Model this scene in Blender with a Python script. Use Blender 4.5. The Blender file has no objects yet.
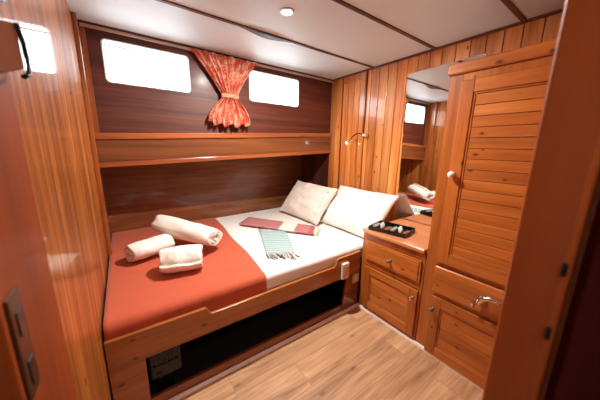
import bpy, bmesh, math, random
from mathutils import Vector, Matrix, noise
random.seed(7)
scn = bpy.context.scene
COL = scn.collection
PI = math.pi

# ------------------------------------------------------------------ materials
def lin(c):
    return tuple(((v/255)/12.92 if v/255 <= .04045 else ((v/255+.055)/1.055)**2.4) for v in c) + (1,)

def new_mat(name):
    m = bpy.data.materials.new(name); m.use_nodes = True
    nt = m.node_tree; b = nt.nodes['Principled BSDF']
    return m, nt, b

def N(nt, t, **k):
    n = nt.nodes.new(t)
    for a, v in k.items():
        if a in n.inputs: n.inputs[a].default_value = v
        else: setattr(n, a, v)
    return n

def mixc(nt, fac, a, b, mode='MIX'):
    n = nt.nodes.new('ShaderNodeMix'); n.data_type = 'RGBA'; n.blend_type = mode
    for s, v in ((0, fac), (6, a), (7, b)):
        if hasattr(v, 'is_output') or isinstance(v, bpy.types.NodeSocket): nt.links.new(v, n.inputs[s])
        else: n.inputs[s].default_value = v
    return n.outputs[2]

def math_n(nt, op, a, b=0.0, clamp=False):
    n = nt.nodes.new('ShaderNodeMath'); n.operation = op; n.use_clamp = clamp
    for s, v in ((0, a), (1, b)):
        if isinstance(v, bpy.types.NodeSocket): nt.links.new(v, n.inputs[s])
        else: n.inputs[s].default_value = v
    return n.outputs[0]

def ramp(nt, fac, stops):
    r = nt.nodes.new('ShaderNodeValToRGB'); nt.links.new(fac, r.inputs[0])
    e = r.color_ramp.elements
    e[0].position, e[0].color = stops[0]; e[1].position, e[1].color = stops[-1]
    for p, c in stops[1:-1]:
        x = e.new(p); x.color = c
    return r.outputs[0]

def wood(name, dark, mid, light, grain='Z', perp='X', rough=.28, coat=.5, knots=.0, streak=7.0, fine=60, tone=.3, along=.8, coatr=.08):
    m, nt, b = new_mat(name); L = nt.links
    tc = N(nt, 'ShaderNodeTexCoord'); at = N(nt, 'ShaderNodeAttribute', attribute_name='tone')
    off = N(nt, 'ShaderNodeVectorMath', operation='SCALE'); L.new(at.outputs['Color'], off.inputs[0]); off.inputs['Scale'].default_value = 7.0
    add = N(nt, 'ShaderNodeVectorMath', operation='ADD'); L.new(tc.outputs['Object'], add.inputs[0]); L.new(off.outputs[0], add.inputs[1])
    def mapped(across, alongs):
        mp = N(nt, 'ShaderNodeMapping'); s = [across]*3; s['XYZ'.index(grain)] = alongs
        mp.inputs['Scale'].default_value = s; L.new(add.outputs[0], mp.inputs['Vector']); return mp.outputs[0]
    n1 = N(nt, 'ShaderNodeTexNoise', Scale=1.0, Detail=4.0, Roughness=.55, Distortion=.6); L.new(mapped(streak, along), n1.inputs['Vector'])
    n2 = N(nt, 'ShaderNodeTexNoise', Scale=1.0, Detail=3.0, Roughness=.6); L.new(mapped(fine, fine*.045), n2.inputs['Vector'])
    f = math_n(nt, 'ADD', math_n(nt, 'MULTIPLY', n1.outputs[0], .7), math_n(nt, 'MULTIPLY', n2.outputs[0], .3))
    col = ramp(nt, f, [(.34, lin(dark)), (.5, lin(mid)), (.66, lin(light))])
    sx = N(nt, 'ShaderNodeSeparateColor'); L.new(at.outputs['Color'], sx.inputs[0])
    mul = math_n(nt, 'ADD', math_n(nt, 'MULTIPLY', sx.outputs[0], tone), 1-tone/2)
    comb = N(nt, 'ShaderNodeCombineColor')
    for i in range(3): L.new(mul, comb.inputs[i])
    col = mixc(nt, 1.0, col, comb.outputs[0], 'MULTIPLY')
    if knots > 0:
        sxyz = N(nt, 'ShaderNodeSeparateXYZ'); L.new(add.outputs[0], sxyz.inputs[0])
        oth = [q for q in 'XYZ' if q not in (grain, perp)][0]
        cx = N(nt, 'ShaderNodeCombineXYZ'); L.new(math_n(nt, 'MULTIPLY', sxyz.outputs[grain], 6.5), cx.inputs[0]); L.new(math_n(nt, 'MULTIPLY', sxyz.outputs[oth], 11.0), cx.inputs[1])
        v = N(nt, 'ShaderNodeTexVoronoi', Scale=1.0, Randomness=1.0, voronoi_dimensions='2D'); L.new(cx.outputs[0], v.inputs['Vector'])
        sc = N(nt, 'ShaderNodeSeparateColor'); L.new(v.outputs['Color'], sc.inputs[0])
        keep = math_n(nt, 'LESS_THAN', sc.outputs[0], knots)
        size = math_n(nt, 'ADD', math_n(nt, 'MULTIPLY', sc.outputs[1], .07), .055)
        rel = math_n(nt, 'DIVIDE', v.outputs['Distance'], size)
        k = ramp(nt, rel, [(.35, (1,1,1,1)), (.95, (.25,.25,.25,1)), (1.0, (0,0,0,1))])
        k = math_n(nt, 'MULTIPLY', k, keep)
        col = mixc(nt, math_n(nt, 'MULTIPLY', k, .85), col, lin(tuple(c*.42 for c in dark)))
    L.new(col, b.inputs['Base Color'])
    b.inputs['Roughness'].default_value = rough; b.inputs['Coat Weight'].default_value = coat
    b.inputs['Coat Roughness'].default_value = coatr
    bp = N(nt, 'ShaderNodeBump', Strength=.12, Distance=.002); L.new(f, bp.inputs['Height']); L.new(bp.outputs[0], b.inputs['Normal'])
    return m

def plain(name, c, rough=.5, metal=0.0, coat=0.0, emit=None, es=0.0, bump=0.0, bscale=200, sheen=0.0):
    m, nt, b = new_mat(name)
    b.inputs['Base Color'].default_value = lin(c); b.inputs['Roughness'].default_value = rough
    b.inputs['Metallic'].default_value = metal; b.inputs['Coat Weight'].default_value = coat
    b.inputs['Sheen Weight'].default_value = sheen
    if emit: b.inputs['Emission Color'].default_value = lin(emit); b.inputs['Emission Strength'].default_value = es
    tc = N(nt, 'ShaderNodeTexCoord'); n = N(nt, 'ShaderNodeTexNoise', Scale=bscale, Detail=3.0); nt.links.new(tc.outputs['Object'], n.inputs['Vector'])
    if bump:
        bp = N(nt, 'ShaderNodeBump', Strength=bump, Distance=.003); nt.links.new(n.outputs[0], bp.inputs['Height']); nt.links.new(bp.outputs[0], b.inputs['Normal'])
    else:
        r = math_n(nt, 'ADD', math_n(nt, 'MULTIPLY', n.outputs[0], .06), max(rough-.03, 0)); nt.links.new(r, b.inputs['Roughness'])
    return m

M = {}
M['pine_wall'] = wood('pine wall boards', (164,86,36), (206,124,60), (230,156,90), 'Z', 'X', knots=.32, streak=9, tone=.4, rough=.32, coat=.45)
M['left_wall'] = wood('varnished strip boards', (112,58,20), (156,86,34), (184,112,52), 'Z', 'X', knots=.05, streak=26, fine=90, tone=.45, rough=.5, coat=.6, coatr=.05)
M['left_wall'].node_tree.nodes['Principled BSDF'].inputs['Specular IOR Level'].default_value = .15
M['door_leaf'] = wood('dark varnished door edge', (112,48,12), (138,60,16), (152,72,22), 'Z', 'X', streak=5, fine=40, tone=.05, rough=.6, coat=.05, coatr=.1)
M['door_leaf'].node_tree.nodes['Principled BSDF'].inputs['Specular IOR Level'].default_value = .15
M['pine_v'] = wood('varnished pine vertical', (144,74,24), (178,97,36), (194,114,48), 'Z', 'X', knots=.06, streak=7, tone=.12, rough=.35, coat=.3)
M['pine_h'] = wood('varnished pine boards', (148,76,26), (186,103,40), (206,126,56), 'Y', 'X', knots=.28, streak=10, tone=.2, rough=.35, coat=.3)
M['pine_top'] = wood('varnished pine top', (176,98,52), (206,130,76), (222,152,98), 'Y', 'Z', knots=.1, streak=6, tone=.1)
M['rail'] = wood('bed rail wood', (118,62,24), (160,92,40), (180,112,54), 'X', 'Y', knots=.3, streak=8, tone=.1)
M['mahog_up'] = wood('dark mahogany veneer', (64,28,20), (92,42,28), (112,54,34), 'X', 'Y', streak=22, tone=.06, rough=.5, coat=.1, coatr=.2, along=.5)
M['mahog_low'] = wood('red mahogany veneer', (90,48,25), (118,66,35), (138,82,46), 'X', 'Y', streak=26, tone=.06, rough=.34, coat=.45, along=.5)
M['mahog_dark'] = wood('dark mahogany panel', (56,24,16), (76,34,22), (92,44,28), 'Z', 'X', streak=10, tone=.05, rough=.5, coat=.15)
M['lip'] = wood('fascia edging wood', (130,64,32), (160,84,44), (178,102,56), 'X', 'Y', streak=9, tone=.05)
M['trim'] = wood('ceiling trim wood', (72,34,22), (96,48,30), (116,60,38), 'X', 'Z', streak=9, tone=.05, rough=.6, coat=.0)
M['trim_v'] = wood('dark edge strip wood', (62,26,18), (84,38,26), (104,50,32), 'Z', 'X', streak=9, tone=.05)
M['post'] = wood('corner post wood', (122,60,28), (160,84,40), (180,102,52), 'Z', 'Y', streak=9, tone=.1)
M['jamb'] = wood('door jamb wood', (136,60,20), (156,70,24), (168,80,30), 'Z', 'X', streak=4, fine=30, tone=.05, rough=.45, coat=.15)
M['jamb'].node_tree.nodes['Principled BSDF'].inputs['Specular IOR Level'].default_value = .2
M['maroon'] = wood('maroon stained door', (58,12,14), (70,16,18), (80,20,22), 'Z', 'X', streak=4, tone=.05, rough=.6, coat=.0)
M['maroon'].node_tree.nodes['Principled BSDF'].inputs['Specular IOR Level'].default_value = .1
M['skirt'] = wood('bed skirting wood', (92,42,22), (126,62,34), (144,78,44), 'X', 'Y', streak=8, tone=.1)
M['black'] = plain('black plastic', (16,15,16), .3)
M['dark'] = plain('under-bed shade black', (20,14,12), .8)  # near-black puts the shade under the bed into the colour
M['ceiling'] = plain('white ceiling laminate', (214,218,218), .55)
M['white_plastic'] = plain('white plastic', (232,218,200), .35)
M['cream_plastic'] = plain('cream plastic', (214,182,150), .4)
M['frame_white'] = plain('white window rim', (236,238,240), .35)
M['alu'] = plain('brushed aluminium', (170,160,150), .35, 1.0)
M['track'] = plain('curtain track plastic', (186,166,146), .35)
M['groove'] = plain('dark groove', (44,22,14), .7)
M['chrome'] = plain('chrome', (226,220,212), .12, 1.0)
M['brass'] = plain('aged brass', (164,124,76), .35, 1.0)
M['teal_knob'] = plain('grey teal enamel knob', (92,110,108), .25, coat=1.0)
M['porcelain'] = plain('white porcelain', (236,230,224), .15, coat=1.0)
M['strip_white'] = plain('white floor strip', (236,226,214), .4)
M['grey_wall'] = plain('grey painted hall panel', (196,202,200), .5)
M['block_wood'] = plain('matt brown block', (112,56,28), .9)
M['block_wood'].node_tree.nodes['Principled BSDF'].inputs['Specular IOR Level'].default_value = .05
M['plate'] = plain('tarnished brass plate', (96,62,38), .45, .8)
M['dark_metal'] = plain('dark metal', (34,28,26), .4, .7)
M['heater'] = plain('dark grey heater housing', (32,28,27), .5)
M['stone'] = plain('grey sachet paper', (140,138,136), .6)
M['brown_pack'] = plain('brown sachet', (128,72,40), .5)
M['ivory'] = plain('ivory soap wrap', (226,216,196), .5)
M['mirror'] = plain('mirror glass', (240,240,238), .0, 1.0)
M['mirror'].node_tree.nodes['Principled BSDF'].inputs['Roughness'].links and M['mirror'].node_tree.links.remove(M['mirror'].node_tree.nodes['Principled BSDF'].inputs['Roughness'].links[0])
M['mirror'].node_tree.nodes['Principled BSDF'].inputs['Roughness'].default_value = 0.01
M['lamp_glow'] = plain('lamp lens', (255,244,226), .4, emit=(255,240,218), es=14)
M['led_glow'] = plain('led lens', (255,255,255), .4, emit=(255,250,240), es=30)

def cloth(name, c, c2=None, bump=.25, scale=500, big=.0):
    m, nt, b = new_mat(name); tc = N(nt, 'ShaderNodeTexCoord')
    n = N(nt, 'ShaderNodeTexNoise', Scale=scale, Detail=2.0); nt.links.new(tc.outputs['Object'], n.inputs['Vector'])
    col = ramp(nt, n.outputs[0], [(.35, lin(c2 or tuple(v*.93 for v in c))), (.65, lin(c))]); nt.links.new(col, b.inputs['Base Color'])
    b.inputs['Roughness'].default_value = .9; b.inputs['Sheen Weight'].default_value = .15
    bp = N(nt, 'ShaderNodeBump', Strength=bump, Distance=.002); nt.links.new(n.outputs[0], bp.inputs['Height']); nt.links.new(bp.outputs[0], b.inputs['Normal'])
    return m
M['orange'] = cloth('terracotta cotton', (190,84,50), (180,76,45))
M['sheet'] = cloth('white cotton sheet', (244,238,230))
M['pillow'] = cloth('white pillowcase', (244,238,232))
M['pillow2'] = cloth('cream pillowcase', (234,218,206))
M['towel'] = cloth('white terry towel', (242,236,226), (228,218,206), .9, 260)
M['tassel_w'] = cloth('white fringe', (226,214,204))
M['tassel_t'] = cloth('dark teal fringe', (48,76,80))

def stripes(name, cols, coordscale, axis=1):
    """woven stripes across the cloth, along its UV"""
    m, nt, b = new_mat(name); L = nt.links
    tc = N(nt, 'ShaderNodeTexCoord'); sp = N(nt, 'ShaderNodeSeparateXYZ'); L.new(tc.outputs['UV'], sp.inputs[0])
    v = sp.outputs[axis]
    nz = N(nt, 'ShaderNodeTexNoise', Scale=4.0, Detail=2.0); L.new(tc.outputs['UV'], nz.inputs['Vector'])
    v2 = math_n(nt, 'ADD', v, math_n(nt, 'MULTIPLY', nz.outputs[0], .02))
    fr = math_n(nt, 'FRACT', math_n(nt, 'MULTIPLY', v2, coordscale))
    col = ramp(nt, fr, cols)
    L.new(col, b.inputs['Base Color']); b.inputs['Roughness'].default_value = .9
    n = N(nt, 'ShaderNodeTexNoise', Scale=400.0); L.new(tc.outputs['Object'], n.inputs['Vector'])
    bp = N(nt, 'ShaderNodeBump', Strength=.3, Distance=.002); L.new(n.outputs[0], bp.inputs['Height']); L.new(bp.outputs[0], b.inputs['Normal'])
    return m
W1 = lin((224,222,214)); T1 = lin((116,160,160)); T2 = lin((80,124,132))
M['teal_cloth'] = stripes('teal striped weave', [(0, T1), (.42, T1), (.5, W1), (.62, W1), (.7, T2), (.8, T2), (.88, W1), (1, T1)], 15)
P1 = lin((178,112,112)); P2 = lin((160,86,90)); PW = lin((232,214,204))
M['pink_cloth'] = stripes('pink weave with white band', [(0, P2), (.1, P1), (.56, P1), (.58, PW), (.755, PW), (.775, P1), (.93, P1), (.96, P2), (1, P2)], 1.0)

def curtain_mat():
    m, nt, b = new_mat('orange floral curtain cloth'); L = nt.links
    tc = N(nt, 'ShaderNodeTexCoord'); mp = N(nt, 'ShaderNodeMapping'); mp.inputs['Scale'].default_value = (3.2, 1.3, 1)
    L.new(tc.outputs['UV'], mp.inputs['Vector'])
    n = N(nt, 'ShaderNodeTexNoise', Scale=13.0, Detail=5.0, Roughness=.7, Distortion=1.6); L.new(mp.outputs[0], n.inputs['Vector'])
    w = N(nt, 'ShaderNodeTexNoise', Scale=4.5, Detail=1.0); L.new(mp.outputs[0], w.inputs['Vector'])
    a = math_n(nt, 'MULTIPLY', ramp(nt, n.outputs[0], [(.47, (0,0,0,1)), (.54, (1,1,1,1))]), ramp(nt, w.outputs[0], [(.42, (0,0,0,1)), (.5, (1,1,1,1))]))
    col = mixc(nt, math_n(nt, 'MULTIPLY', a, .8), lin((204,92,60)), lin((240,210,186)))
    L.new(col, b.inputs['Base Color']); b.inputs['Roughness'].default_value = .85
    b.inputs['Transmission Weight'].default_value = 0
    return m
M['curtain'] = curtain_mat()

def glass_mat():
    m, nt, b = new_mat('thin window glass'); nt.nodes.remove(b)
    out = nt.nodes['Material Output']; t = N(nt, 'ShaderNodeBsdfTransparent'); g = N(nt, 'ShaderNodeBsdfGlossy', Roughness=.02)
    fr = N(nt, 'ShaderNodeLayerWeight', Blend=.25); mx = N(nt, 'ShaderNodeMixShader')
    nt.links.new(math_n(nt, 'MULTIPLY', math_n(nt, 'POWER', fr.outputs['Facing'], 4.0), .5), mx.inputs[0]); nt.links.new(t.outputs[0], mx.inputs[1]); nt.links.new(g.outputs[0], mx.inputs[2]); nt.links.new(mx.outputs[0], out.inputs[0])
    return m
M['glass'] = glass_mat()

def floor_mat():
    m, nt, b = new_mat('oak laminate planks'); L = nt.links
    tc = N(nt, 'ShaderNodeTexCoord')
    br = N(nt, 'ShaderNodeTexBrick', offset=.37, Scale=1.0); br.inputs['Brick Width'].default_value = .95; br.inputs['Row Height'].default_value = .17
    br.inputs['Mortar Size'].default_value = .0012; br.inputs['Mortar Smooth'].default_value = .3
    br.inputs['Color1'].default_value = (0,0,0,1); br.inputs['Color2'].default_value = (1,1,1,1); br.inputs['Mortar'].default_value = (.5,.5,.5,1)
    mp0 = N(nt, 'ShaderNodeMapping'); mp0.inputs['Location'].default_value = (.25, .02, 0); L.new(tc.outputs['Object'], mp0.inputs['Vector'])
    L.new(mp0.outputs[0], br.inputs['Vector'])
    off = N(nt, 'ShaderNodeVectorMath', operation='SCALE'); off.inputs['Scale'].default_value = 7.0; L.new(br.outputs['Color'], off.inputs[0])
    add = N(nt, 'ShaderNodeVectorMath', operation='ADD'); L.new(tc.outputs['Object'], add.inputs[0]); L.new(off.outputs[0], add.inputs[1])
    def mp(s):
        q = N(nt, 'ShaderNodeMapping'); q.inputs['Scale'].default_value = s; L.new(add.outputs[0], q.inputs['Vector']); return q.outputs[0]
    n1 = N(nt, 'ShaderNodeTexNoise', Scale=1.0, Detail=5.0, Roughness=.6, Distortion=.8); L.new(mp((1.6, 13, 1)), n1.inputs['Vector'])
    n2 = N(nt, 'ShaderNodeTexNoise', Scale=1.0, Detail=2.0); L.new(mp((5, 110, 1)), n2.inputs['Vector'])
    f = math_n(nt, 'ADD', math_n(nt, 'MULTIPLY', n1.outputs[0], .75), math_n(nt, 'MULTIPLY', n2.outputs[0], .25))
    col = ramp(nt, f, [(.32, lin((140,98,66))), (.5, lin((194,146,106))), (.66, lin((218,174,134)))])
    vo = N(nt, 'ShaderNodeTexVoronoi', Scale=1.0, voronoi_dimensions='2D'); L.new(mp((4.2, 9.5, .01)), vo.inputs['Vector'])
    sc = N(nt, 'ShaderNodeSeparateColor'); L.new(vo.outputs['Color'], sc.inputs[0])
    k = math_n(nt, 'MULTIPLY', ramp(nt, vo.outputs['Distance'], [(.03, (1,1,1,1)), (.13, (0,0,0,1))]), math_n(nt, 'LESS_THAN', sc.outputs[0], .16))
    col = mixc(nt, math_n(nt, 'MULTIPLY', k, .6), col, lin((100,58,36)))
    sb = N(nt, 'ShaderNodeSeparateColor'); L.new(br.outputs['Color'], sb.inputs[0])
    mul = math_n(nt, 'ADD', math_n(nt, 'MULTIPLY', sb.outputs[0], .14), .9)
    cc = N(nt, 'ShaderNodeCombineColor'); [L.new(mul, cc.inputs[i]) for i in range(3)]
    col = mixc(nt, 1.0, col, cc.outputs[0], 'MULTIPLY')
    col = mixc(nt, math_n(nt, 'MULTIPLY', br.outputs['Fac'], .55), col, lin((96,58,38)))
    L.new(col, b.inputs['Base Color']); b.inputs['Roughness'].default_value = .42
    return m
M['floor'] = floor_mat()

# ------------------------------------------------------------------ mesh tools
class MB:
    def __init__(s):
        s.bm = bmesh.new(); s.uv = s.bm.loops.layers.uv.new('UVMap'); s.tone = s.bm.loops.layers.float_color.new('tone')
    def _paint(s, faces, t=None):
        t = t or (random.random(), random.random(), random.random(), 1)
        for f in faces:
            for l in f.loops: l[s.tone] = t
    def box(s, x0, x1, y0, y1, z0, z1, bev=0.0, seg=2, mat4=None, t=None, fn=None, mi=0):
        b = bmesh.new()
        vs = [b.verts.new((x, y, z)) for z in (z0, z1) for y in (y0, y1) for x in (x0, x1)]
        for q in ((0,2,3,1),(4,5,7,6),(0,1,5,4),(2,6,7,3),(0,4,6,2),(1,3,7,5)): b.faces.new([vs[i] for i in q])
        if bev > 0:
            bmesh.ops.bevel(b, geom=b.edges[:], offset=min(bev, .49*min(abs(x1-x0), abs(y1-y0), abs(z1-z0))), segments=seg, profile=.5, affect='EDGES')
        s.merge(b, mat4, t, fn, mi); return s
    def merge(s, b, mat4=None, t=None, fn=None, mi=0):
        mp = {}
        for v in b.verts:
            c = v.co.copy()
            if fn: c = Vector(fn(c))
            if mat4: c = mat4 @ c
            mp[v] = s.bm.verts.new(c)
        fs = []
        ul = b.loops.layers.uv.active
        for f in b.faces:
            try: nf = s.bm.faces.new([mp[v] for v in f.verts])
            except ValueError: continue
            nf.smooth = f.smooth; nf.material_index = mi
            if ul:
                for l, l0 in zip(nf.loops, f.loops): l[s.uv].uv = l0[ul].uv
            fs.append(nf)
        s._paint(fs, t); b.free()
    def prism(s, pts, a0, a1, axis='Y', bev=0.0, mat4=None, t=None):
        """pts: 2D outline; extruded along axis from a0 to a1"""
        def P(p, a):
            if axis == 'Y': return (p[0], a, p[1])
            if axis == 'X': return (a, p[0], p[1])
            return (p[0], p[1], a)
        b = bmesh.new()
        A = [b.verts.new(P(p, a0)) for p in pts]; B = [b.verts.new(P(p, a1)) for p in pts]; n = len(pts)
        b.faces.new(A); b.faces.new(B[::-1])
        for i in range(n): b.faces.new((A[i], B[i], B[(i+1) % n], A[(i+1) % n]))
        bmesh.ops.recalc_face_normals(b, faces=b.faces[:])
        if bev: bmesh.ops.bevel(b, geom=b.edges[:], offset=bev, segments=2, profile=.5, affect='EDGES')
        s.merge(b, mat4, t); return s
    def grid(s, fn, nu, nv, smooth=True, close_u=False, t=None):
        V = [[s.bm.verts.new(fn(i/(nu if close_u else nu), j/nv)) for j in range(nv+1)] for i in range(nu if close_u else nu+1)]
        fs = []
        for i in range(nu):
            for j in range(nv):
                i2 = (i+1) % nu if close_u else i+1
                try: f = s.bm.faces.new((V[i][j], V[i2][j], V[i2][j+1], V[i][j+1]))
                except ValueError: continue
                for l, (a, c) in zip(f.loops, ((i, j), (i+1, j), (i+1, j+1), (i, j+1))): l[s.uv].uv = (a/nu, c/nv)
                f.smooth = smooth; fs.append(f)
        s._paint(fs, t or (.5, .5, .5, 1)); return V
    def lathe(s, prof, mat4, n=20, t=None):
        """prof: list of (radius, height) along local Z"""
        b = bmesh.new(); R = []
        for r, h in prof:
            R.append([b.verts.new((max(r, 1e-5)*math.cos(2*PI*i/n), max(r, 1e-5)*math.sin(2*PI*i/n), h)) for i in range(n)])
        for a, c in zip(R, R[1:]):
            for i in range(n):
                f = b.faces.new((a[i], a[(i+1) % n], c[(i+1) % n], c[i])); f.smooth = True
        b.faces.new(R[0][::-1]); b.faces.new(R[-1])
        s.merge(b, mat4, t); return s
    def tube(s, pts, rad, n=10, t=None):
        pts = [Vector(p) for p in pts]; b = bmesh.new(); R = []
        rads = rad if isinstance(rad, (list, tuple)) else [rad]*len(pts)
        up = Vector((0, 0, 1))
        for i, p in enumerate(pts):
            d = (pts[min(i+1, len(pts)-1)] - pts[max(i-1, 0)]).normalized()
            u = d.cross(up) if abs(d.dot(up)) < .95 else d.cross(Vector((1, 0, 0))); u.normalize(); w = u.cross(d)
            R.append([b.verts.new(p + rads[i]*(math.cos(2*PI*k/n)*u + math.sin(2*PI*k/n)*w)) for k in range(n)])
        for a, c in zip(R, R[1:]):
            for k in range(n):
                f = b.faces.new((a[k], a[(k+1) % n], c[(k+1) % n], c[k])); f.smooth = True
        b.faces.new(R[0][::-1]); b.faces.new(R[-1]); bmesh.ops.recalc_face_normals(b, faces=b.faces[:])
        s.merge(b, None, t); return s
    def build(s, name, mat, parent=None, solid=0, sub=0, recalc=True):
        if recalc: bmesh.ops.recalc_face_normals(s.bm, faces=s.bm.faces[:])
        me = bpy.data.meshes.new(name); s.bm.to_mesh(me); s.bm.free()
        for q in (mat if isinstance(mat, tuple) else (mat,)): me.materials.append(M[q])
        o = bpy.data.objects.new(name, me); COL.objects.link(o)
        root = world_loc(parent) if parent else Vector((0, 0, 0))
        if parent:
            me.transform(Matrix.Translation(-root)); o.parent = parent
        if solid:
            k = o.modifiers.new('thick', 'SOLIDIFY'); k.thickness = solid; k.offset = 0
        if sub:
            k = o.modifiers.new('sub', 'SUBSURF'); k.levels = sub; k.render_levels = sub
        return o

def world_loc(o):
    v = Vector(o.location)
    while o.parent: o = o.parent; v += o.location
    return v

def thing(name, label, cat, loc, group=None):
    o = bpy.data.objects.new(name, None); COL.objects.link(o); o.location = loc; o.empty_display_size = .1
    o['label'] = label; o['category'] = cat
    if group: o['group'] = group
    return o
def tag(o, label, cat, group=None):
    o['label'] = label; o['category'] = cat
    if group: o['group'] = group
    return o
def struct(o): o['kind'] = 'structure'; return o
def recenter(o):
    """move a one-mesh thing's origin to its base"""
    me = o.data; cs = [v.co for v in me.vertices]
    c = Vector(((min(v.x for v in cs)+max(v.x for v in cs))/2, (min(v.y for v in cs)+max(v.y for v in cs))/2, min(v.z for v in cs)))
    me.transform(Matrix.Translation(-c)); o.location = c; return o

# ------------------------------------------------------------------ dimensions of the cabin (metres)
XL, XR = -.15, 1.96          # left and right bulkheads
YU, YS, YB = 2.16, 1.17, .10 # window wall, bed front, door bulkhead
H = 1.985                    # ceiling
XF = 1.447                   # joinery fronts
def yl(x): return 2.565 + (x+.15)*.065   # lower hull lining behind the bed

# ------------------------------------------------------------------ shell
struct(MB().box(XL-.3, 2.1, -1.3, 2.9, -.05, 0).build('floor', 'floor'))
struct(MB().box(XL-.3, 2.1, -1.3, YU+.03, H, H+.04).build('ceiling', 'ceiling'))
# ceiling seam strips
for i, y in enumerate((1.595, 1.047, .545)):
    m = MB().box(XL, XR, y-.012, y+.012, H-.007, H+.002, .002)
    if i == 0:      # sprung, slightly dropped part of the strip
        def bulge(u, v):
            x = .68+.37*u; w = math.sin(PI*u)**1.5
            return (x, y-.012+.048*v*w+.024*v*(1-w), H-.008-.010*w)
        m.grid(bulge, 20, 4)
    struct(m.build('trim_%d' % (i+1), 'trim'))
struct(MB().box(XL, XR, YU-.03, YU-.012, H-.012, H+.002, .002).build('trim_4', 'trim_v'))
struct(MB().box(XR-.018, XR, YB, YU, H-.012, H+.002, .002).build('trim_5', 'trim'))

# left bulkhead: narrow varnished strips
m = MB().box(XL-.05, XL-.010, .64, 2.19, 0, H, mi=1).box(XL-.05, XL-.010, 2.19, 2.75, 0, 1.25, mi=1)
y = .64; i = 0
while y < 2.66:
    w = random.choice((.024, .030, .036, .042)); y2 = min(y+w, 2.72)
    m.box(XL-.010, XL, y+.0007, y2-.0007, 0, (H-.001 if y2 < 2.19 else 1.24), .0012); y = y2
struct(m.build('wall_left', ('left_wall', 'groove')))
# near end of the left bulkhead: smooth door post with its lock plate
dl = MB().box(XL-.05, XL+.012, .412, .64, 0, H-.001, .006, 3).build('door_1', 'door_leaf'); struct(dl)
lp = MB()
lp.box(XL+.010, XL+.016, .425, .470, .905, 1.06, .003)
lp.build('strike_plate', 'plate', dl)
for z0 in (.925, 1.0): MB().box(XL+.0145, XL+.0175, .437, .457, z0, z0+.036, .001).build('latch_hole', 'black', dl)
# coat hook high on the post
ch = thing('coat_hook', 'dark metal coat hook on a wooden block, high on the left wall', 'hook', (XL, .62, 1.345))
MB().prism([(.50, 1.335), (.640, 1.372), (.636, 1.442), (.50, 1.400)], XL+.0125, XL+.032, 'X', .004).build('mounting_block', 'block_wood', ch)
MB().tube([(XL+.036, .616, 1.436), (XL+.037, .628, 1.415), (XL+.037, .636, 1.392), (XL+.037, .638, 1.372), (XL+.037, .626, 1.362), (XL+.036, .60, 1.354)], .0035, 8).build('hook', 'dark_metal', ch)
MB().prism([(.50, 1.43), (.60, 1.455), (.642, 1.49), (.60, 1.52), (.50, 1.52)], XL+.0125, XL+.034, 'X', .004).build('bracket', 'dark_metal', ch)
# corner post where the strip wall meets the window wall
m = MB().box(XL, XL+.022, 2.03, 2.062, .505, H-.002, .004)
struct(m.build('trim_6', 'post'))
m = MB().prism([(XL+.001, 1.327), (XL+.044, 1.327), (XL+.046, H-.03), (XL+.001, H-.03)], YU-.016, YU-.001, 'Y')
struct(m.build('trim_7', 'post'))

# window wall with two openings
wins = [(-.028, .482, 1.662, 1.912), (.984, 1.508, 1.665, 1.910)]
m = MB(); xs = [XL-.05, wins[0][0], wins[0][1], wins[1][0], wins[1][1], XR+.05]
T = (.5, .5, .5, 1)
g = .001
m.box(xs[0], wins[0][0]-g, YU, YU+.03, 1.2, H, t=T); m.box(wins[0][1]+g, wins[1][0]-g, YU, YU+.03, 1.2, H, t=T); m.box(wins[1][1]+g, xs[5], YU, YU+.03, 1.2, H, t=T)
for a, b_, c, d in wins:
    m.box(a-g, b_+g, YU, YU+.03, 1.2, c-g, t=T); m.box(a-g, b_+g, YU, YU+.03, d+g, H, t=T)
struct(m.build('wall_back', 'mahog_up'))
def rrect(x0, x1, z0, z1, r, n=6):
    o = []
    for cx, cz, a0 in ((x1-r, z1-r, 0), (x0+r, z1-r, 90), (x0+r, z0+r, 180), (x1-r, z0+r, 270)):
        for k in range(n+1):
            a = math.radians(a0+90*k/n); o.append((cx+r*math.cos(a), cz+r*math.sin(a)))
    return o
for i, (a, b_, c, d) in enumerate(wins):
    m = MB(); inn = rrect(a+.001, b_-.001, c+.001, d-.001, .024); out = rrect(a-.007, b_+.007, c-.007, d+.007, .028)
    n = len(inn); ya, yb = YU-.006, YU+.034
    ring = [[m.bm.verts.new((p[0], yy, p[1])) for p in L] for L, yy in ((inn, ya), (out, ya), (out, yb), (inn, yb))]
    for q in range(4):
        A, B = ring[q], ring[(q+1) % 4]
        for k in range(n): m.bm.faces.new((A[k], A[(k+1) % n], B[(k+1) % n], B[k]))
    win = struct(m.build('window_%d' % (i+1), 'frame_white'))
    MB().box(a, b_, YU+.008, YU+.014, d-.030, d-.022).build('slide_channel', 'dark_metal', win)
    MB().box(a-.005, b_+.005, YU+.020, YU+.024, c-.005, d+.005).build('pane', 'glass', win)

# lower hull lining behind the bed, and the underside of the side deck
m = MB().prism([(XL-.05, yl(XL-.05)), (XR+.05, yl(XR+.05)), (XR+.05, 2.8), (XL-.05, 2.8)], .0, 1.3, 'Z'); struct(m.build('wall_lower_back', 'mahog_low'))
m = MB().prism([(XL-.05, 1.155), (XR+.05, 1.255), (XR+.05, 1.30), (XL-.05, 1.20)], YU-.004, 2.78, 'Y'); struct(m.build('ceiling_recess', 'mahog_dark'))

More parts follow.
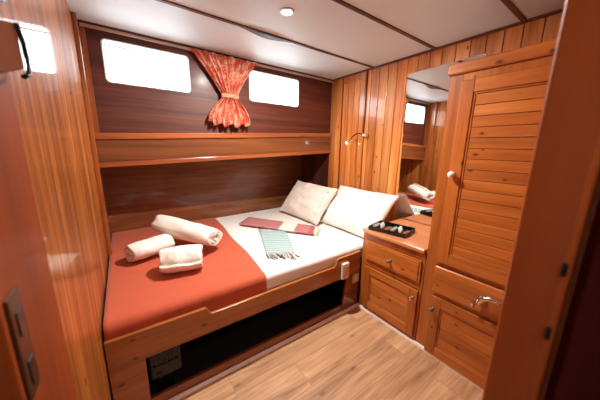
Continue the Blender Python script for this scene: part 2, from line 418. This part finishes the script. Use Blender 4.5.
# fascia below the windows
fa = thing('shelf_fascia', 'long mahogany fascia board with lighter edging running under the two windows', 'fascia', (.9, YU-.02, 1.1))
def fbar(z0l, z1l, z0r, z1r, ya, yb, name, mat, bev=.003):
    MB().prism([(XL+.004, z0l), (XR-.004, z0r), (XR-.004, z1r), (XL+.004, z1l)], ya, yb, 'Y', bev).build(name, mat, fa)
fbar(1.283, 1.325, 1.388, 1.425, YU-.040, YU-.001, 'top_edging', 'lip', .004)
fbar(1.128, 1.283, 1.235, 1.388, YU-.026, YU-.006, 'panel', 'mahog_low', .001)
fbar(1.098, 1.130, 1.203, 1.237, YU-.036, YU-.006, 'bottom_edging', 'lip', .004)

# right bulkhead: wide pine boards
m = MB().box(XR+.010, XR+.06, YB-.1, 2.16, 0, H, mi=1)
bounds = [YU, 2.07, 1.985]
yy = 1.618
ys = [1.618 - .0895*k for k in range(0, 18)]
for a, b_ in ((2.16, 2.075), (2.075, 1.988)): m.box(XR, XR+.012, b_+.002, a-.002, .5, H, .0025)
for a, b_ in ((1.982, 1.905), (1.905, 1.828), (1.828, 1.750), (1.750, 1.676)): m.box(XR+.004, XR+.014, b_+.002, a-.002, .5, 1.915, .0025)
m.box(XR, XR+.012, 1.674, 1.984, 1.915, H, .002)
m.box(XR, XR+.012, 1.620, 1.662, .5, H, .003)
for a, b_ in zip(ys, ys[1:]):
    if b_ < YB: b_ = YB
    if a > YB: m.box(XR, XR+.012, b_+.002, a-.002, .5, H, .0025)
struct(m.build('wall_right', ('pine_wall', 'groove')))
struct(MB().box(XR-.016, XR+.004, 1.660, 1.676, 1.41, H-.012, .003).build('trim_8', 'trim_v'))
struct(MB().box(XR-.004, XR+.004, 1.977, 1.990, .52, H-.012, .002).build('trim_9', 'trim_v'))
struct(MB().box(XR-.0, XR+.05, 2.16, 2.8, 0, 1.3).build('wall_recess_end', 'mahog_dark'))

# door bulkhead to the right of the doorway, the doorway post, and the folded door
struct(MB().box(.56, XR+.06, .03, .095, 0, H).build('wall_front', 'jamb'))
jm = struct(MB().box(.50, .57, .036, .101, 0, H-.001, .006, 3).build('door_2', 'jamb'))
for z in (1.105, 1.0):
    MB().lathe([(.0, 0), (.003, .001), (.003, .020), (.0, .021)], Matrix.Translation((.4995, .040, z-.03)), 12).build('hinge_knuckle', 'dark_metal', jm)
struct(MB().box(.535, .575, -.62, .022, .0, 1.95, .004).build('door_3', 'maroon'))
# passage behind the camera
struct(MB().box(XL-.30, XL-.26, -1.3, .64, 0, H).build('wall_passage_side', 'grey_wall'))
struct(MB().box(XL-.30, 2.1, -1.34, -1.3, 0, H).build('wall_passage_back', 'left_wall'))
struct(MB().box(1.1, 1.14, -1.3, .03, 0, H).build('wall_passage_end', 'jamb'))
struct(MB().box(XL-.26, XL-.05, .60, .64, 0, H).build('wall_passage_return', 'grey_wall'))

# white strips where floor meets joinery
def quarter(p0, p1, along, name):
    m = MB(); r = .019
    if along == 'X': m.prism([(YS-.002, 0.0), (YS-.002, r), (YS-.007, r*.95), (YS-.013, r*.6), (YS-.016, 0.0)], p0, p1, 'X')
    else: m.prism([(XF-.002, 0.0), (XF-.002, r), (XF-.007, r*.95), (XF-.013, r*.6), (XF-.016, 0.0)], p0, p1, 'Y')
    struct(m.build(name, 'strip_white'))
quarter(XL+.001, XF-.002, 'X', 'baseboard_back')
quarter(YB+.002, YS-.0165, 'Y', 'baseboard_right')

# ------------------------------------------------------------------ bed base
bed = thing('bed', 'built-in wooden double bed base across the back of the cabin', 'bed', (.65, 1.9, 0))
def arc(x0, z0, x1, z1, n=6):
    return [(x0+(x1-x0)*k/n, z0+(z1-z0)*(1-math.cos(PI*k/n))/2) for k in range(n+1)]
top = [(XL+.004, .443)] + arc(.262, .443, .292, .404) + arc(1.165, .410, 1.20, .468) + [(XF-.005, .472)]
MB().prism([(XL+.004, .296), (XF-.005, .296)] + top[::-1], YS, YS+.022, 'Y', .003).build('front_rail', 'rail', bed)
MB().box(XL+.004, -.012, YS+.003, YS+.024, 0, .295, .002).build('front_panel', 'rail', bed)
MB().prism([(1.30, .295), (1.272, .07), (1.262, .0), (XF-.005, .0), (XF-.005, .295)], YS+.003, YS+.024, 'Y', .002).build('front_panel', 'skirt', bed)
MB().box(-.012, 1.262, YS+.002, YS+.022, 0, .066, .003).build('bottom_board', 'skirt', bed)
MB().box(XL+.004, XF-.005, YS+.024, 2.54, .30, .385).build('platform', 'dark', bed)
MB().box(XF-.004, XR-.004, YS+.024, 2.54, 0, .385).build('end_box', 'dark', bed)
MB().box(XL+.004, XF-.006, 1.50, 1.52, .02, .299).build('inner_shade_panel', 'dark', bed)  # back of the opening, its shade put into the near-black colour
MB().box(XL+.004, XF-.006, YS+.025, 1.52, .0, .018).build('inner_shade_floor', 'dark', bed)  # added black sheet over the floor, so the opening reads as shade

# heater grille unit in the opening
ht = thing('heater_unit', 'small dark grey louvred heater box in the opening under the bed', 'heater', (.06, YS+.05, .0))
MB().box(.0, .135, YS+.03, YS+.13, .135, .292, .006).build('housing', 'heater', ht)
MB().box(.03, .10, YS+.06, YS+.12, .0185, .136).build('foot', 'black', ht)
m = MB()
for k in range(6): m.box(.024+k*.015, .031+k*.015, YS+.024, YS+.0305, .190, .270, .001)
m.build('louvre', 'black', ht)
for z in (.205, .272): MB().box(.012, .123, YS+.022, YS+.0305, z, z+.005, .001).build('grille_bar', 'heater', ht)
MB().box(.02, .045, YS+.026, YS+.0305, .15, .165, .001).build('switch', 'black', ht)

# mattress
m = MB()
def matt(c):
    x, y, z = c
    return (x, y + max(0, (y-2.2))*0 , z)
b = bmesh.new()
pts = [(XL+.006, 1.200), (XR-.006, 1.200), (XR-.006, yl(XR)-.006), (XL+.006, yl(XL)-.006)]
m.prism(pts, .386, .500, 'Z')
mt = m.build('mattress', 'sheet')
bv = mt.modifiers.new('bev', 'BEVEL'); bv.width = .03; bv.segments = 5
for p in mt.data.polygons: p.use_smooth = True
tag(recenter(mt), 'white sheeted double mattress filling the bed base', 'mattress')

# terracotta sheet over the left part of the mattress
def yborder(x): return x
def sheet_fn(u, v):
    # v: 0 front hem .. 1 back wall ; u: 0 left .. 1 right border
    L0 = .085; L1 = 1.36; s = v*(L0+.047+L1)
    if s < L0: y, z = 1.1935, .506-.03-(L0-s)
    elif s < L0+.047:
        a = (s-L0)/.047*PI/2; y, z = 1.1935+.03-.03*math.cos(a), .476+.03*math.sin(a)
    else: y, z = 1.2235+(s-L0-.047), .506
    z = max(z, .398)
    xb = .628 + (min(y, 2.6)-1.19)*.078 + .006*math.sin(y*9)
    x = XL+.008 + (xb-XL-.008)*u
    yy = min(y, yl(x)-.004)
    w = noise.noise(Vector((x*5, y*3.2, 1.7)))*.004 + noise.noise(Vector((x*16+y*5, y*9, 4)))*.0018
    if s > L0+.03: z += abs(w)*1.3
    else: yy -= abs(w)*2.0
    if u > .97: z -= .001
    return (x, yy, z)
m = MB(); m.grid(sheet_fn, 44, 90)
sh = m.build('bed_sheet', 'orange', solid=.004)
tag(recenter(sh), 'terracotta orange sheet covering the left end of the mattress', 'sheet')

# ------------------------------------------------------------------ pillows
def pillow(name, mat, center, ex, ey, L, W, T, label, seed, buttons=False):
    """ex: long direction, ey: short direction (unit vectors)"""
    ex = Vector(ex).normalized(); ey = Vector(ey); ey = (ey - ex*ey.dot(ex)).normalized(); ez = ex.cross(ey)
    root = Vector(center)
    m = MB(); n = 40
    def surf(sg):
        def f(u, v):
            a, b_ = 2*u-1, 2*v-1
            h = T*((1-abs(a)**2.6)*(1-abs(b_)**2.6))**.62
            pin = 1-.06*(1-abs(b_)**2)*(abs(a)**6); pin2 = 1-.06*(1-abs(a)**2)*(abs(b_)**6)
            x = a*L/2*pin; y_ = b_*W/2*pin2
            wr = noise.noise(Vector((a*2.4+seed, b_*2.4, sg*2.0)))*.034 + noise.noise(Vector((a*6+seed, b_*5, sg)))*.010
            h = h*(1+wr*8) + (wr*.25 if h > .004 else 0)
            p = root + ex*x + ey*y_ + ez*(sg*max(h, .0015))
            if p.x > XR-.006: p.x = XR-.006
            return p
        return f
    m.grid(surf(1), n, n); m.grid(surf(-1), n, n); m.face = surf(-1)
    bmesh.ops.remove_doubles(m.bm, verts=m.bm.verts[:], dist=.0032)
    return m
p2 = pillow('pillow', 'pillow', (1.745, 1.532, .688), (0, 1, 0), (.30, 0, .335), .72, .48, .078, '', 3)
o2 = p2.build('pillow', 'pillow'); tag(recenter(o2), 'smooth white pillow leaning on the pine wall next to the counter', 'pillow', 'pillows at the head of the bed')
p1 = pillow('pillow', 'pillow2', (1.60, 2.10, .69), (-.05, 1, .02), (.24, 0, .30), .68, .44, .075, '', 11)
spots = [p1.face(u, v) for u, v in ((.10, .22), (.09, .42), (.10, .62), (.11, .82))]
o1 = p1.build('pillow', 'pillow2'); recenter(o1)
for q in spots:
    bb = MB().lathe([(.0, 0), (.007, .0), (.008, .003), (.0, .005)], Matrix.Translation(q+Vector((-.001, 0, .001))) @ Matrix.Rotation(-.9, 4, 'Y'), 12); bb.build('button', 'stone', o1)
tag(o1, 'crumpled cream pillow with button dots, in the far corner of the bed', 'pillow', 'pillows at the head of the bed')

# ------------------------------------------------------------------ rolled towels
def towel(name, a, b_, r, flat, label, turns=2.6, rot=0.0):
    a, b_ = Vector(a), Vector(b_); d = (b_-a).normalized(); L = (b_-a).length
    up = Vector((0, 0, 1)); s = d.cross(up).normalized(); w = s.cross(d).normalized()
    m = MB(); n = 84; nl = 22
    th0 = r*.50
    def prof(k, side, v):
        q = k/n; ang = q*turns*2*PI + rot; rr = r*(.20+.80*q**.8)
        rr = rr - (th0*.42 if side else 0)
        bulge = 1 - .16*abs(2*v-1)**5
        fl = flat
        px_ = rr*math.cos(ang)*1.12*bulge; pz = rr*math.sin(ang)*fl*bulge
        nz = noise.noise(Vector((px_*16, pz*16, v*5+rot)))*.009 + noise.noise(Vector((px_*40, pz*40, v*14+rot)))*.004
        end = (.012*noise.noise(Vector((ang*.9, rot, 2.0)))) * (1 if v > .5 else -1)*abs(2*v-1)**4
        return a + d*(L*v+end) + s*(px_+nz) + w*(pz+nz)
    V0 = m.grid(lambda u, v: prof(u*n, 0, v), n, nl, t=(.5,.5,.5,1))
    V1 = m.grid(lambda u, v: prof(u*n, 1, v), n, nl, t=(.5,.5,.5,1))
    for j in (0, nl):
        for i in range(n):
            f = m.bm.faces.new((V0[i][j], V0[i+1][j], V1[i+1][j], V1[i][j])); f.smooth = True
    for i in (0, n):
        for j in range(nl):
            f = m.bm.faces.new((V0[i][j], V0[i][j+1], V1[i][j+1], V1[i][j])); f.smooth = True
    o = m.build('rolled_towel', 'towel'); recenter(o); tag(o, label, 'towel', 'rolled towels on the orange sheet'); return o
towel('b', (-.03, 1.785, .580), (.215, 1.895, .580), .084, .80, 'short rolled white towel lying at the back left of the three', rot=.8)
towel('c', (.12, 1.56, .592), (.338, 1.505, .592), .092, .88, 'short rolled white towel lying at the front of the three, nearest the bed rail', rot=2.4)
towel('a', (.190, 2.095, .672), (.480, 1.675, .622), .094, .80, 'long rolled white towel resting across the tops of the other two', rot=4.0)

# ------------------------------------------------------------------ folded cloths on the bed
def strip_cloth(corners, z, th, layers, mat, name, seed):
    """folded cloth: rounded slab between four corners (A,B at start; D,C at end), UV v along its length"""
    A, B, C_, D = [Vector(c+(0,)) for c in corners]
    m = MB()
    def f(sg):
        def g(u, v):
            p = (A*(1-u)+B*u)*(1-v) + (D*(1-u)+C_*u)*v
            e = min(u, 1-u, v*2.2, (1-v)*2.2)*2; k = min(1, (e/.12))**.5
            hh = th*(.5+.5*k if sg > 0 else 0)
            wz = noise.noise(Vector((u*3+seed, v*9, 0)))*.0035
            side = noise.noise(Vector((v*6, seed, 3)))*.004
            return (p.x+side, p.y+side, z+(hh if sg > 0 else 0)+(abs(wz) if sg > 0 else 0))
        return g
    V0 = m.grid(f(1), 14, 40); V1 = m.grid(f(-1), 14, 40)
    def side(A_, B_):
        for i in range(len(A_)-1):
            ff = m.bm.faces.new((A_[i], A_[i+1], B_[i+1], B_[i])); ff.smooth = True
            for l in ff.loops: l[m.uv].uv = (.5, i/len(A_)) if len(A_) > 20 else (.5, .02)
    side(V0[0], V1[0]); side(V0[-1], V1[-1]); side([r[0] for r in V0], [r[0] for r in V1]); side([r[-1] for r in V0], [r[-1] for r in V1])
    return m
tb = thing('striped_throw', 'folded teal and white striped cloth on the white sheet, fringe towards the bed front', 'cloth', (.95, 1.6, .502))
strip_cloth([(1.18, 1.86), (.96, 1.985), (.75, 1.43), (.93, 1.335)][::1], .5025, .009, 2, 'teal_cloth', 'x', 1.3).build('woven_cloth', 'teal_cloth', tb)
for part, mt_, k0 in (('fringe', 'tassel_t', 0), ('fringe', 'tassel_w', 1)):
    m = MB()
    for k in range(k0, 30, 2):
        f = (k+.5)/30; x0 = .753+(.927-.753)*f; y0 = 1.44-(1.44-1.345)*f
        j = random.uniform(-.018, .018); L_ = random.uniform(.05, .085)
        m.tube([(x0+.006, y0+.02, .514), (x0+j*.3, y0-.012, .513), (x0+j, y0-L_*.6, .506), (x0+j*1.7, y0-L_, .505)], [.004, .005, .0045, .002], 6)
    m.build(part, mt_, tb)
pk = thing('pink_throw', 'folded pink cloth with a white band lying across the teal striped cloth', 'cloth', (1.1, 1.9, .515))
strip_cloth([(.85, 2.19), (1.03, 2.36), (1.435, 1.72), (1.275, 1.565)], .5175, .014, 2, 'pink_cloth', 'x', 5.2).build('woven_cloth', 'pink_cloth', pk)
m = MB()
for k in range(18):
    f = (k+.5)/18; x0 = 1.28+(1.43-1.28)*f; y0 = 1.57+(1.715-1.57)*f; j = random.uniform(-.012, .012); L_ = random.uniform(.035, .06)
    m.tube([(x0-.008, y0+.01, .526), (x0+.01+j*.3, y0-.012, .521), (x0+.03+j, y0-L_*.8, .507)], [.003, .004, .002], 6)
m.build('fringe', 'tassel_w', pk)

# ------------------------------------------------------------------ bedside cabinet and counter
cab = thing('bedside_cabinet', 'varnished pine cabinet with one drawer and one door between bed and closet', 'cabinet', (1.7, .92, 0))
CY0, CY1 = .678, 1.160
m = MB(); m.box(XF+.004, XR-.016, CY0, CY1, .0, .628, .001)
m.box(XF-.002, XF+.004, CY0, CY1, .0, .040, .001).box(XF-.002, XF+.004, CY0, CY1, .588, .628, .001).box(XF-.002, XF+.004, CY0, .692, .04, .588, .001).box(XF-.002, XF+.004, 1.118, CY1, .04, .588, .001).box(XF-.002, XF+.004, .692, 1.118, .383, .420, .001)
m.build('body', 'pine_v', cab)
def panel_door(parent, name, y0, y1, z0, z1, st, mat_frame, slats=None, x=XF):
    m = MB()
    m.box(x-.020, x-.002, y0, y0+st, z0, z1, .003); m.box(x-.020, x-.002, y1-st, y1, z0, z1, .003)
    m.box(x-.0032, x-.002, y0+.002, y1-.002, z0+.002, z1-.002)
    d = m.build(name, mat_frame, parent)
    MB().box(x-.0195, x-.002, y0+st+.0006, y1-st-.0006, z0, z0+st, .002).build('rail', 'pine_h', d)
    MB().box(x-.0195, x-.002, y0+st+.0006, y1-st-.0006, z1-st, z1, .002).build('rail', 'pine_h', d)
    # moulding
    m = MB(); q = .010
    for a0, a1, c0, c1 in ((y0+st, y1-st, z0+st, z0+st+q), (y0+st, y1-st, z1-st-q, z1-st), (y0+st, y0+st+q, z0+st+q, z1-st-q), (y1-st-q, y1-st, z0+st+q, z1-st-q)):
        m.box(x-.015, x-.006, a0, a1, c0, c1, .003)
    m.build('moulding', 'pine_h', d)
    m = MB(); a0, a1, c0, c1 = y0+st+q, y1-st-q, z0+st+q, z1-st-q
    z = c0; h = slats or (c1-c0)
    nn = max(1, round((c1-c0)/h)); h = (c1-c0)/nn
    m.box(x-.006, x-.002, a0, a1, c0, c1, mi=1)
    for k in range(nn): m.box(x-.0115, x-.005, a0+.001, a1-.001, c0+k*h+.0013, c0+(k+1)*h-.0013, .0012)
    m.build('panel', ('pine_h', 'groove'), d)
    return d
def knob(parent, y, z, mat, x=XF-.02, r=.014, base='brass'):
    k = MB().lathe([(r*.75, -.001), (r*.8, .003), (r*.35, .006), (r*.35, .012), (r*.8, .016), (r, .022), (r*.85, .029), (r*.4, .033), (.0, .034)],
        Matrix.Translation((x, y, z)) @ Matrix.Rotation(-PI/2, 4, 'Y'), 20).build('knob', mat, parent)
    MB().lathe([(r*.9, -.0005), (r*.95, .001), (r*.8, .0025), (.0, .003)], Matrix.Translation((x-.0, y, z)) @ Matrix.Rotation(-PI/2, 4, 'Y'), 18).build('backplate', base, parent)
    return k
m = MB()
m.prism([(.694, .427), (1.116, .427), (1.116, .583), (.694, .583)], XF-.014, XF-.002, 'X', .003)
m.prism([(.706, .439), (1.104, .439), (1.104, .571), (.706, .571)], XF-.020, XF-.0135, 'X', .004)
dr = m.build('drawer', 'pine_h', cab); knob(dr, .905, .503, 'teal_knob', XF-.020)
dd = panel_door(cab, 'door', .694, 1.116, .046, .377, .052, 'pine_v', .075); knob(dd, .722, .322, 'chrome', r=.0135)
ct = MB(); ct.prism([(XF-.020, CY0+.004), (XF-.020, 1.135), (XF-.004, 1.172), (XR-.016, 1.172), (XR-.016, CY0+.004)], .632, .660, 'Z')
cto = ct.build('worktop', 'pine_top'); bv = cto.modifiers.new('b', 'BEVEL'); bv.width = .007; bv.segments = 3
tag(recenter(cto), 'varnished pine worktop with rounded edge over the bedside cabinet', 'worktop')

# mirror on the bulkhead above the worktop
mr = thing('wall_mirror', 'large frameless mirror above the worktop reflecting the bed', 'mirror', (XR-.004, .97, .664))
MB().prism([(.71, .664), (1.222, .664), (1.249, 1.852), (.71, 1.864)], XR-.006, XR-.002, 'X').build('glass', 'mirror', mr)
MB().prism([(.7095, .663), (1.2230, .663), (1.2500, 1.853), (.7095, 1.8655)], XR-.002, XR-.0002, 'X').build('backing', 'white_plastic', mr)

# ------------------------------------------------------------------ tall closet
cl = thing('closet', 'tall varnished pine closet with slatted door and cornice right of the mirror', 'closet', (1.7, .4, 0))
KY0, KY1 = .102, .674
m = MB(); m.box(XF+.004, XR-.012, KY0, KY1, .0, 1.632, .001)
m.box(XF-.002, XF+.004, .612, KY1, .0, 1.632, .002).box(XF-.002, XF+.004, KY0, .612, 1.598, 1.632, .001).box(XF-.002, XF+.004, KY0, .612, .0, .014, .001).box(XF-.002, XF+.004, KY0, .122, .014, 1.598, .001)
m.box(XF-.0015, XF+.004, .122, .612, .594, .616, .001).box(XF-.0015, XF+.004, .122, .612, .400, .420, .001)
m.build('body', 'pine_v', cl)
MB().prism([(XF-.016, 1.640), (XF-.016, 1.683), (XF-.012, 1.687), (XR-.012, 1.687), (XR-.012, 1.633), (XF-.010, 1.633)], KY0, KY1+.008, 'Y', .0015).build('cornice', 'pine_h', cl)
ud = panel_door(cl, 'upper_door', .124, .609, .618, 1.594, .060, 'pine_v', .0535); knob(ud, .588, 1.128, 'porcelain', r=.018)
m = MB(); m.box(XF-.019, XF-.002, .124, .612, .424, .590, .008, 3); fl = m.build('flap', 'pine_h', cl)
# lever handle on the flap
m = MB().lathe([(.0, 0), (.019, .0005), (.021, .004), (.017, .008), (.010, .011), (.010, .036), (.0, .037)], Matrix.Translation((XF-.018, .362, .502)) @ Matrix.Rotation(-PI/2, 4, 'Y'), 20)
m.tube([(XF-.053, .362, .496), (XF-.056, .360, .512), (XF-.058, .350, .530), (XF-.058, .330, .541), (XF-.057, .300, .543), (XF-.054, .262, .537)], [.012, .0125, .0125, .012, .011, .009], 10)
m.tube([(XF-.036, .362, .502), (XF-.040, .380, .494), (XF-.043, .392, .474), (XF-.041, .393, .452)], [.011, .0105, .0095, .008], 10)
m.build('lever_handle', 'chrome', fl)
ld = panel_door(cl, 'lower_door', .124, .609, .016, .398, .058, 'pine_v', .066); knob(ld, .592, .318, 'teal_knob', r=.0135)

# ------------------------------------------------------------------ tray of small toiletries on the worktop
TA = Vector((1.432, 1.118, 0)); ang = math.atan2(.854-1.118, 1.484-1.432)
e1 = Vector((math.cos(ang), math.sin(ang), 0)); e2 = Vector((-e1.y, e1.x, 0)); TL, TW = .272, .205
TA = Vector((1.452, 1.128, 0))
tm = Matrix.Translation((TA.x, TA.y, .6605)) @ Matrix(((e1.x, e2.x, 0, 0), (e1.y, e2.y, 0, 0), (0, 0, 1, 0), (0, 0, 0, 1)))
tr = thing('amenity_tray', 'black rectangular tray with six compartments on the worktop', 'tray', (TA.x+.1, TA.y-.1, .6605))
m = MB(); wl = .006; hh = .030
m.box(0, TL, 0, TW, 0, .004, .001, mat4=tm)
for a in ((0, TL, 0, wl), (0, TL, TW-wl, TW), (0, wl, wl, TW-wl), (TL-wl, TL, wl, TW-wl)): m.box(a[0], a[1], a[2], a[3], .0035, hh, .0015, mat4=tm)
m.build('tray_body', 'black', tr)
for k in range(1, 6):
    x = TL*k/6; MB().box(x-.0015, x+.0015, wl, TW-wl, .004, .022, .0005, mat4=tm).build('divider', 'black', tr)
items = [('stone', 'grey', 'first compartment, nearest the pillow'), ('ivory', 'ivory', 'second compartment from the pillow end'), ('brown_pack', 'brown', 'third compartment from the pillow end'),
         ('stone', 'grey', 'fourth compartment from the pillow end'), ('ivory', 'ivory', 'fifth compartment from the pillow end'), ('brown_pack', 'brown', 'last compartment, nearest the closet')]
for k, (mt_, cn, where) in enumerate(items):
    cx = TL*(k+.5)/6; m = MB(); kk = tm @ Matrix.Translation((cx, TW*.52, .0045)) 
    if cn == 'ivory':
        m.lathe([(.0, 0), (.015, .0), (.016, .006), (.016, .030), (.010, .036), (.008, .038), (.008, .046), (.0, .047)], kk @ Matrix.Translation((0, -.01, 0)), 16); kind, nm = 'bottle', 'toiletry_bottle'
    elif cn == 'grey':
        m.lathe([(.0, 0), (.013, 0), (.016, .004), (.0165, .020), (.013, .026), (.0, .028)], kk @ Matrix.Translation((0, -.03, 0)), 16)
        m.lathe([(.0, 0), (.013, 0), (.016, .004), (.0165, .020), (.013, .026), (.0, .028)], kk @ Matrix.Translation((0, .02, 0)), 16); kind, nm = 'soap', 'soap_puck'
        m = MB().box(-.0165, .0165, -.055, .045, 0, .022, .008, 3, mat4=kk); nm = 'soap_bar'
    else:
        m.box(-.016, .016, -.06, .03, 0, .014, .004, mat4=kk); kind, nm = 'sachet', 'sachet'
    o = m.build(nm, mt_); recenter(o); tag(o, 'small %s %s in the black tray, %s' % (cn, kind, where), kind, 'toiletries in the tray')

# ------------------------------------------------------------------ reading lamp
rl = thing('reading_lamp', 'gooseneck reading lamp with glowing tip on the pine wall over the pillows', 'lamp', (XR, 1.625, 1.38))
RX = Matrix.Rotation(-PI/2, 4, 'Y')
MB().lathe([(.0, .0), (.023, .0), (.024, .004), (.020, .012), (.012, .017), (.0, .018)], Matrix.Translation((XR-.001, 1.620, 1.378)) @ RX, 22).build('mounting_cup', 'brass', rl)
MB().tube([(XR-.016, 1.622, 1.378), (XR-.032, 1.630, 1.384), (XR-.040, 1.645, 1.392)], [.012, .013, .010], 12).build('swivel', 'porcelain', rl)
arm = [(XR-.040, 1.645, 1.392), (XR-.046, 1.667, 1.402), (XR-.053, 1.695, 1.403), (XR-.060, 1.722, 1.393), (XR-.068, 1.748, 1.374), (XR-.076, 1.767, 1.351)]
MB().tube(arm, .0048, 8).build('arm', 'dark_metal', rl)
hd = MB().tube([(XR-.076, 1.767, 1.351), (XR-.084, 1.785, 1.330), (XR-.090, 1.797, 1.316)], [.007, .011, .013], 12).build('head', 'chrome', rl)
MB().tube([(XR-.090, 1.797, 1.3165), (XR-.092, 1.801, 1.311), (XR-.0935, 1.804, 1.307)], [.012, .0115, .006], 12).build('lens', 'led_glow', rl)

# ------------------------------------------------------------------ ceiling downlight
cd = thing('ceiling_downlight', 'round recessed downlight glowing in the white ceiling', 'downlight', (.819, 1.289, H))
MB().lathe([(.026, .0), (.040, .001), (.041, -.003), (.036, -.007), (.027, -.006), (.026, -.002)], Matrix.Translation((.819, 1.289, H-.0005)), 32).build('bezel', 'frame_white', cd)
MB().lathe([(.0, 0), (.0255, .0), (.0255, -.004), (.0, -.005)], Matrix.Translation((.819, 1.289, H-.004)), 28).build('lens', 'lamp_glow', cd)

# ------------------------------------------------------------------ switch and socket on the bed front
sw = thing('light_switch', 'white double rocker switch box on the bed rail end', 'switch', (1.262, YS-.01, .30))
MB().box(1.222, 1.292, YS-.026, YS-.0005, .300, .428, .008, 3).build('switch_box', 'white_plastic', sw)
for z in (.328, .372): MB().box(1.238, 1.276, YS-.031, YS-.0255, z, z+.036, .003).build('rocker', 'cream_plastic', sw)
so = thing('power_socket', 'small cream wall socket on the panel beside the cabinet', 'socket', (1.39, YS-.005, .235))
MB().box(1.358, 1.428, YS-.009, YS+.0025, .222, .293, .003).build('plate', 'cream_plastic', so)
MB().lathe([(.0, 0), (.021, 0), (.022, .003), (.018, .004), (.017, .001), (.0, .001)], Matrix.Translation((1.393, YS-.0088, .258)) @ Matrix.Rotation(PI/2, 4, 'X'), 20).build('outlet', 'white_plastic', so)

# ------------------------------------------------------------------ curtain and its track
tk = MB(); tk.box(XL+.024, XR-.003, YU-.034, YU-.014, H-.030, H-.014, .003); tko = tk.build('curtain_track', 'track')
tag(recenter(tko), 'thin pale curtain track running under the ceiling above the windows', 'track')
cu = thing('curtain', 'orange patterned curtain gathered and tied between the two windows', 'curtain', (.78, YU-.06, 1.42))
def curt(u, v):
    # v 0 top .. 1 bottom
    z = 1.966 - v*(1.966-1.425)
    tie = .575
    cx = .765; wt = .535
    if v < tie:
        q = v/tie; w = wt*(1-q)**1.15 + .115*(1-(1-q)**1.15); amp = .015+.004*q; cx = .762+.018*q
    else:
        q = (v-tie)/(1-tie); w = .115 + .235*math.sin(min(1, q*1.15)*PI/2); amp = .017+.010*q; cx = .780-.012*q
    ph = 2*PI*8*u + .9*math.sin(5*u)
    x = cx + (u-.5)*w + .004*math.sin(ph*2+1)*(w/.4)
    yb = YU-.060 - (.022*(1-abs(v-tie)*4) if abs(v-tie) < .25 else 0)*0
    y = yb + amp*math.sin(ph) + .005*math.sin(ph*.37+v*5) - .018*math.exp(-((v-tie)/.09)**2)*math.cos((u-.5)*PI)
    if v < tie: z -= .030*math.sin(PI*(v/tie))*(4*(u-.5)**2)*0
    z += (.012*math.sin(ph*.5+.5)+.02*(abs(u-.5)*2)**2)*max(0, v-.8)*5 if v > .8 else 0
    z -= .010*(1-abs(math.sin(ph/2)))*(1-v)**8
    return (x, y, z)
m = MB(); m.grid(curt, 220, 60); m.build('curtain_cloth', 'curtain', cu, solid=.0025)
def band(u, v):
    a = 2*PI*u; zt = 1.645+.030*v
    return (.780+.072*math.cos(a), YU-.062+.036*math.sin(a)-.0, zt+.006*math.sin(a*7)*.3)
m = MB(); m.grid(band, 60, 5, close_u=False); m.build('tieback', 'curtain', cu, solid=.004)
m = MB(); m.box(.49, 1.03, YU-.058, YU-.042, 1.945, 1.958, .003); m.build('heading_tape', 'curtain', cu)

# ------------------------------------------------------------------ light
w = bpy.data.worlds.new('sky'); scn.world = w; w.use_nodes = True
bg = w.node_tree.nodes['Background']; bg.inputs[0].default_value = (.80, .93, 1.0, 1); bg.inputs[1].default_value = 7.0
def area(name, loc, rot, sx, sy, power, color, portal=False, shape='RECTANGLE', spread=PI):
    l = bpy.data.lights.new(name, 'AREA'); l.shape = shape; l.size = sx; l.size_y = sy; l.energy = power; l.color = color; l.spread = spread
    o = bpy.data.objects.new(name, l); COL.objects.link(o); o.location = loc; o.rotation_euler = rot
    if portal: l.cycles.is_portal = True
    return o
for i, (a, b_, c, d) in enumerate(wins):
    area('window_portal', ((a+b_)/2, YU+.045, (c+d)/2), (-PI/2, 0, 0), b_-a, d-c, 1, (1, 1, 1), True)
area('downlight_lamp', (.819, 1.289, H-.012), (0, 0, 0), .05, .05, 25, (1, .96, .90), shape='DISK')
area('passage_fill', (.25, -.55, H-.02), (0, 0, 0), .35, .35, 5, (1, .96, .92))  # unseen fill light added behind the camera, no known fixture

# ------------------------------------------------------------------ camera
cd_ = bpy.data.cameras.new('camera'); cam = bpy.data.objects.new('camera', cd_); COL.objects.link(cam); scn.camera = cam
fpx = 244.6; cd_.sensor_fit = 'HORIZONTAL'; cd_.sensor_width = 36; cd_.lens = fpx/600*36; cd_.clip_start = .01
p, r, yaw = math.radians(11.915), math.radians(-.991), math.radians(35.767)
F = Vector((math.sin(yaw)*math.cos(p), math.cos(yaw)*math.cos(p), -math.sin(p))); R = Vector((math.cos(yaw), -math.sin(yaw), 0)); U = R.cross(F)
R2 = R*math.cos(r)-U*math.sin(r); U2 = R*math.sin(r)+U*math.cos(r)
mw = Matrix((R2, U2, -F)).transposed().to_4x4(); mw.translation = (0, 0, 1.25); cam.matrix_world = mw
cd_.dof.use_dof = True; cd_.dof.focus_distance = 2.0; cd_.dof.aperture_fstop = 2.8

scn.view_settings.view_transform = 'Standard'; scn.view_settings.look = 'None'
scn.view_settings.exposure = 0.68; scn.view_settings.gamma = 1; scn.view_settings.use_curve_mapping = False
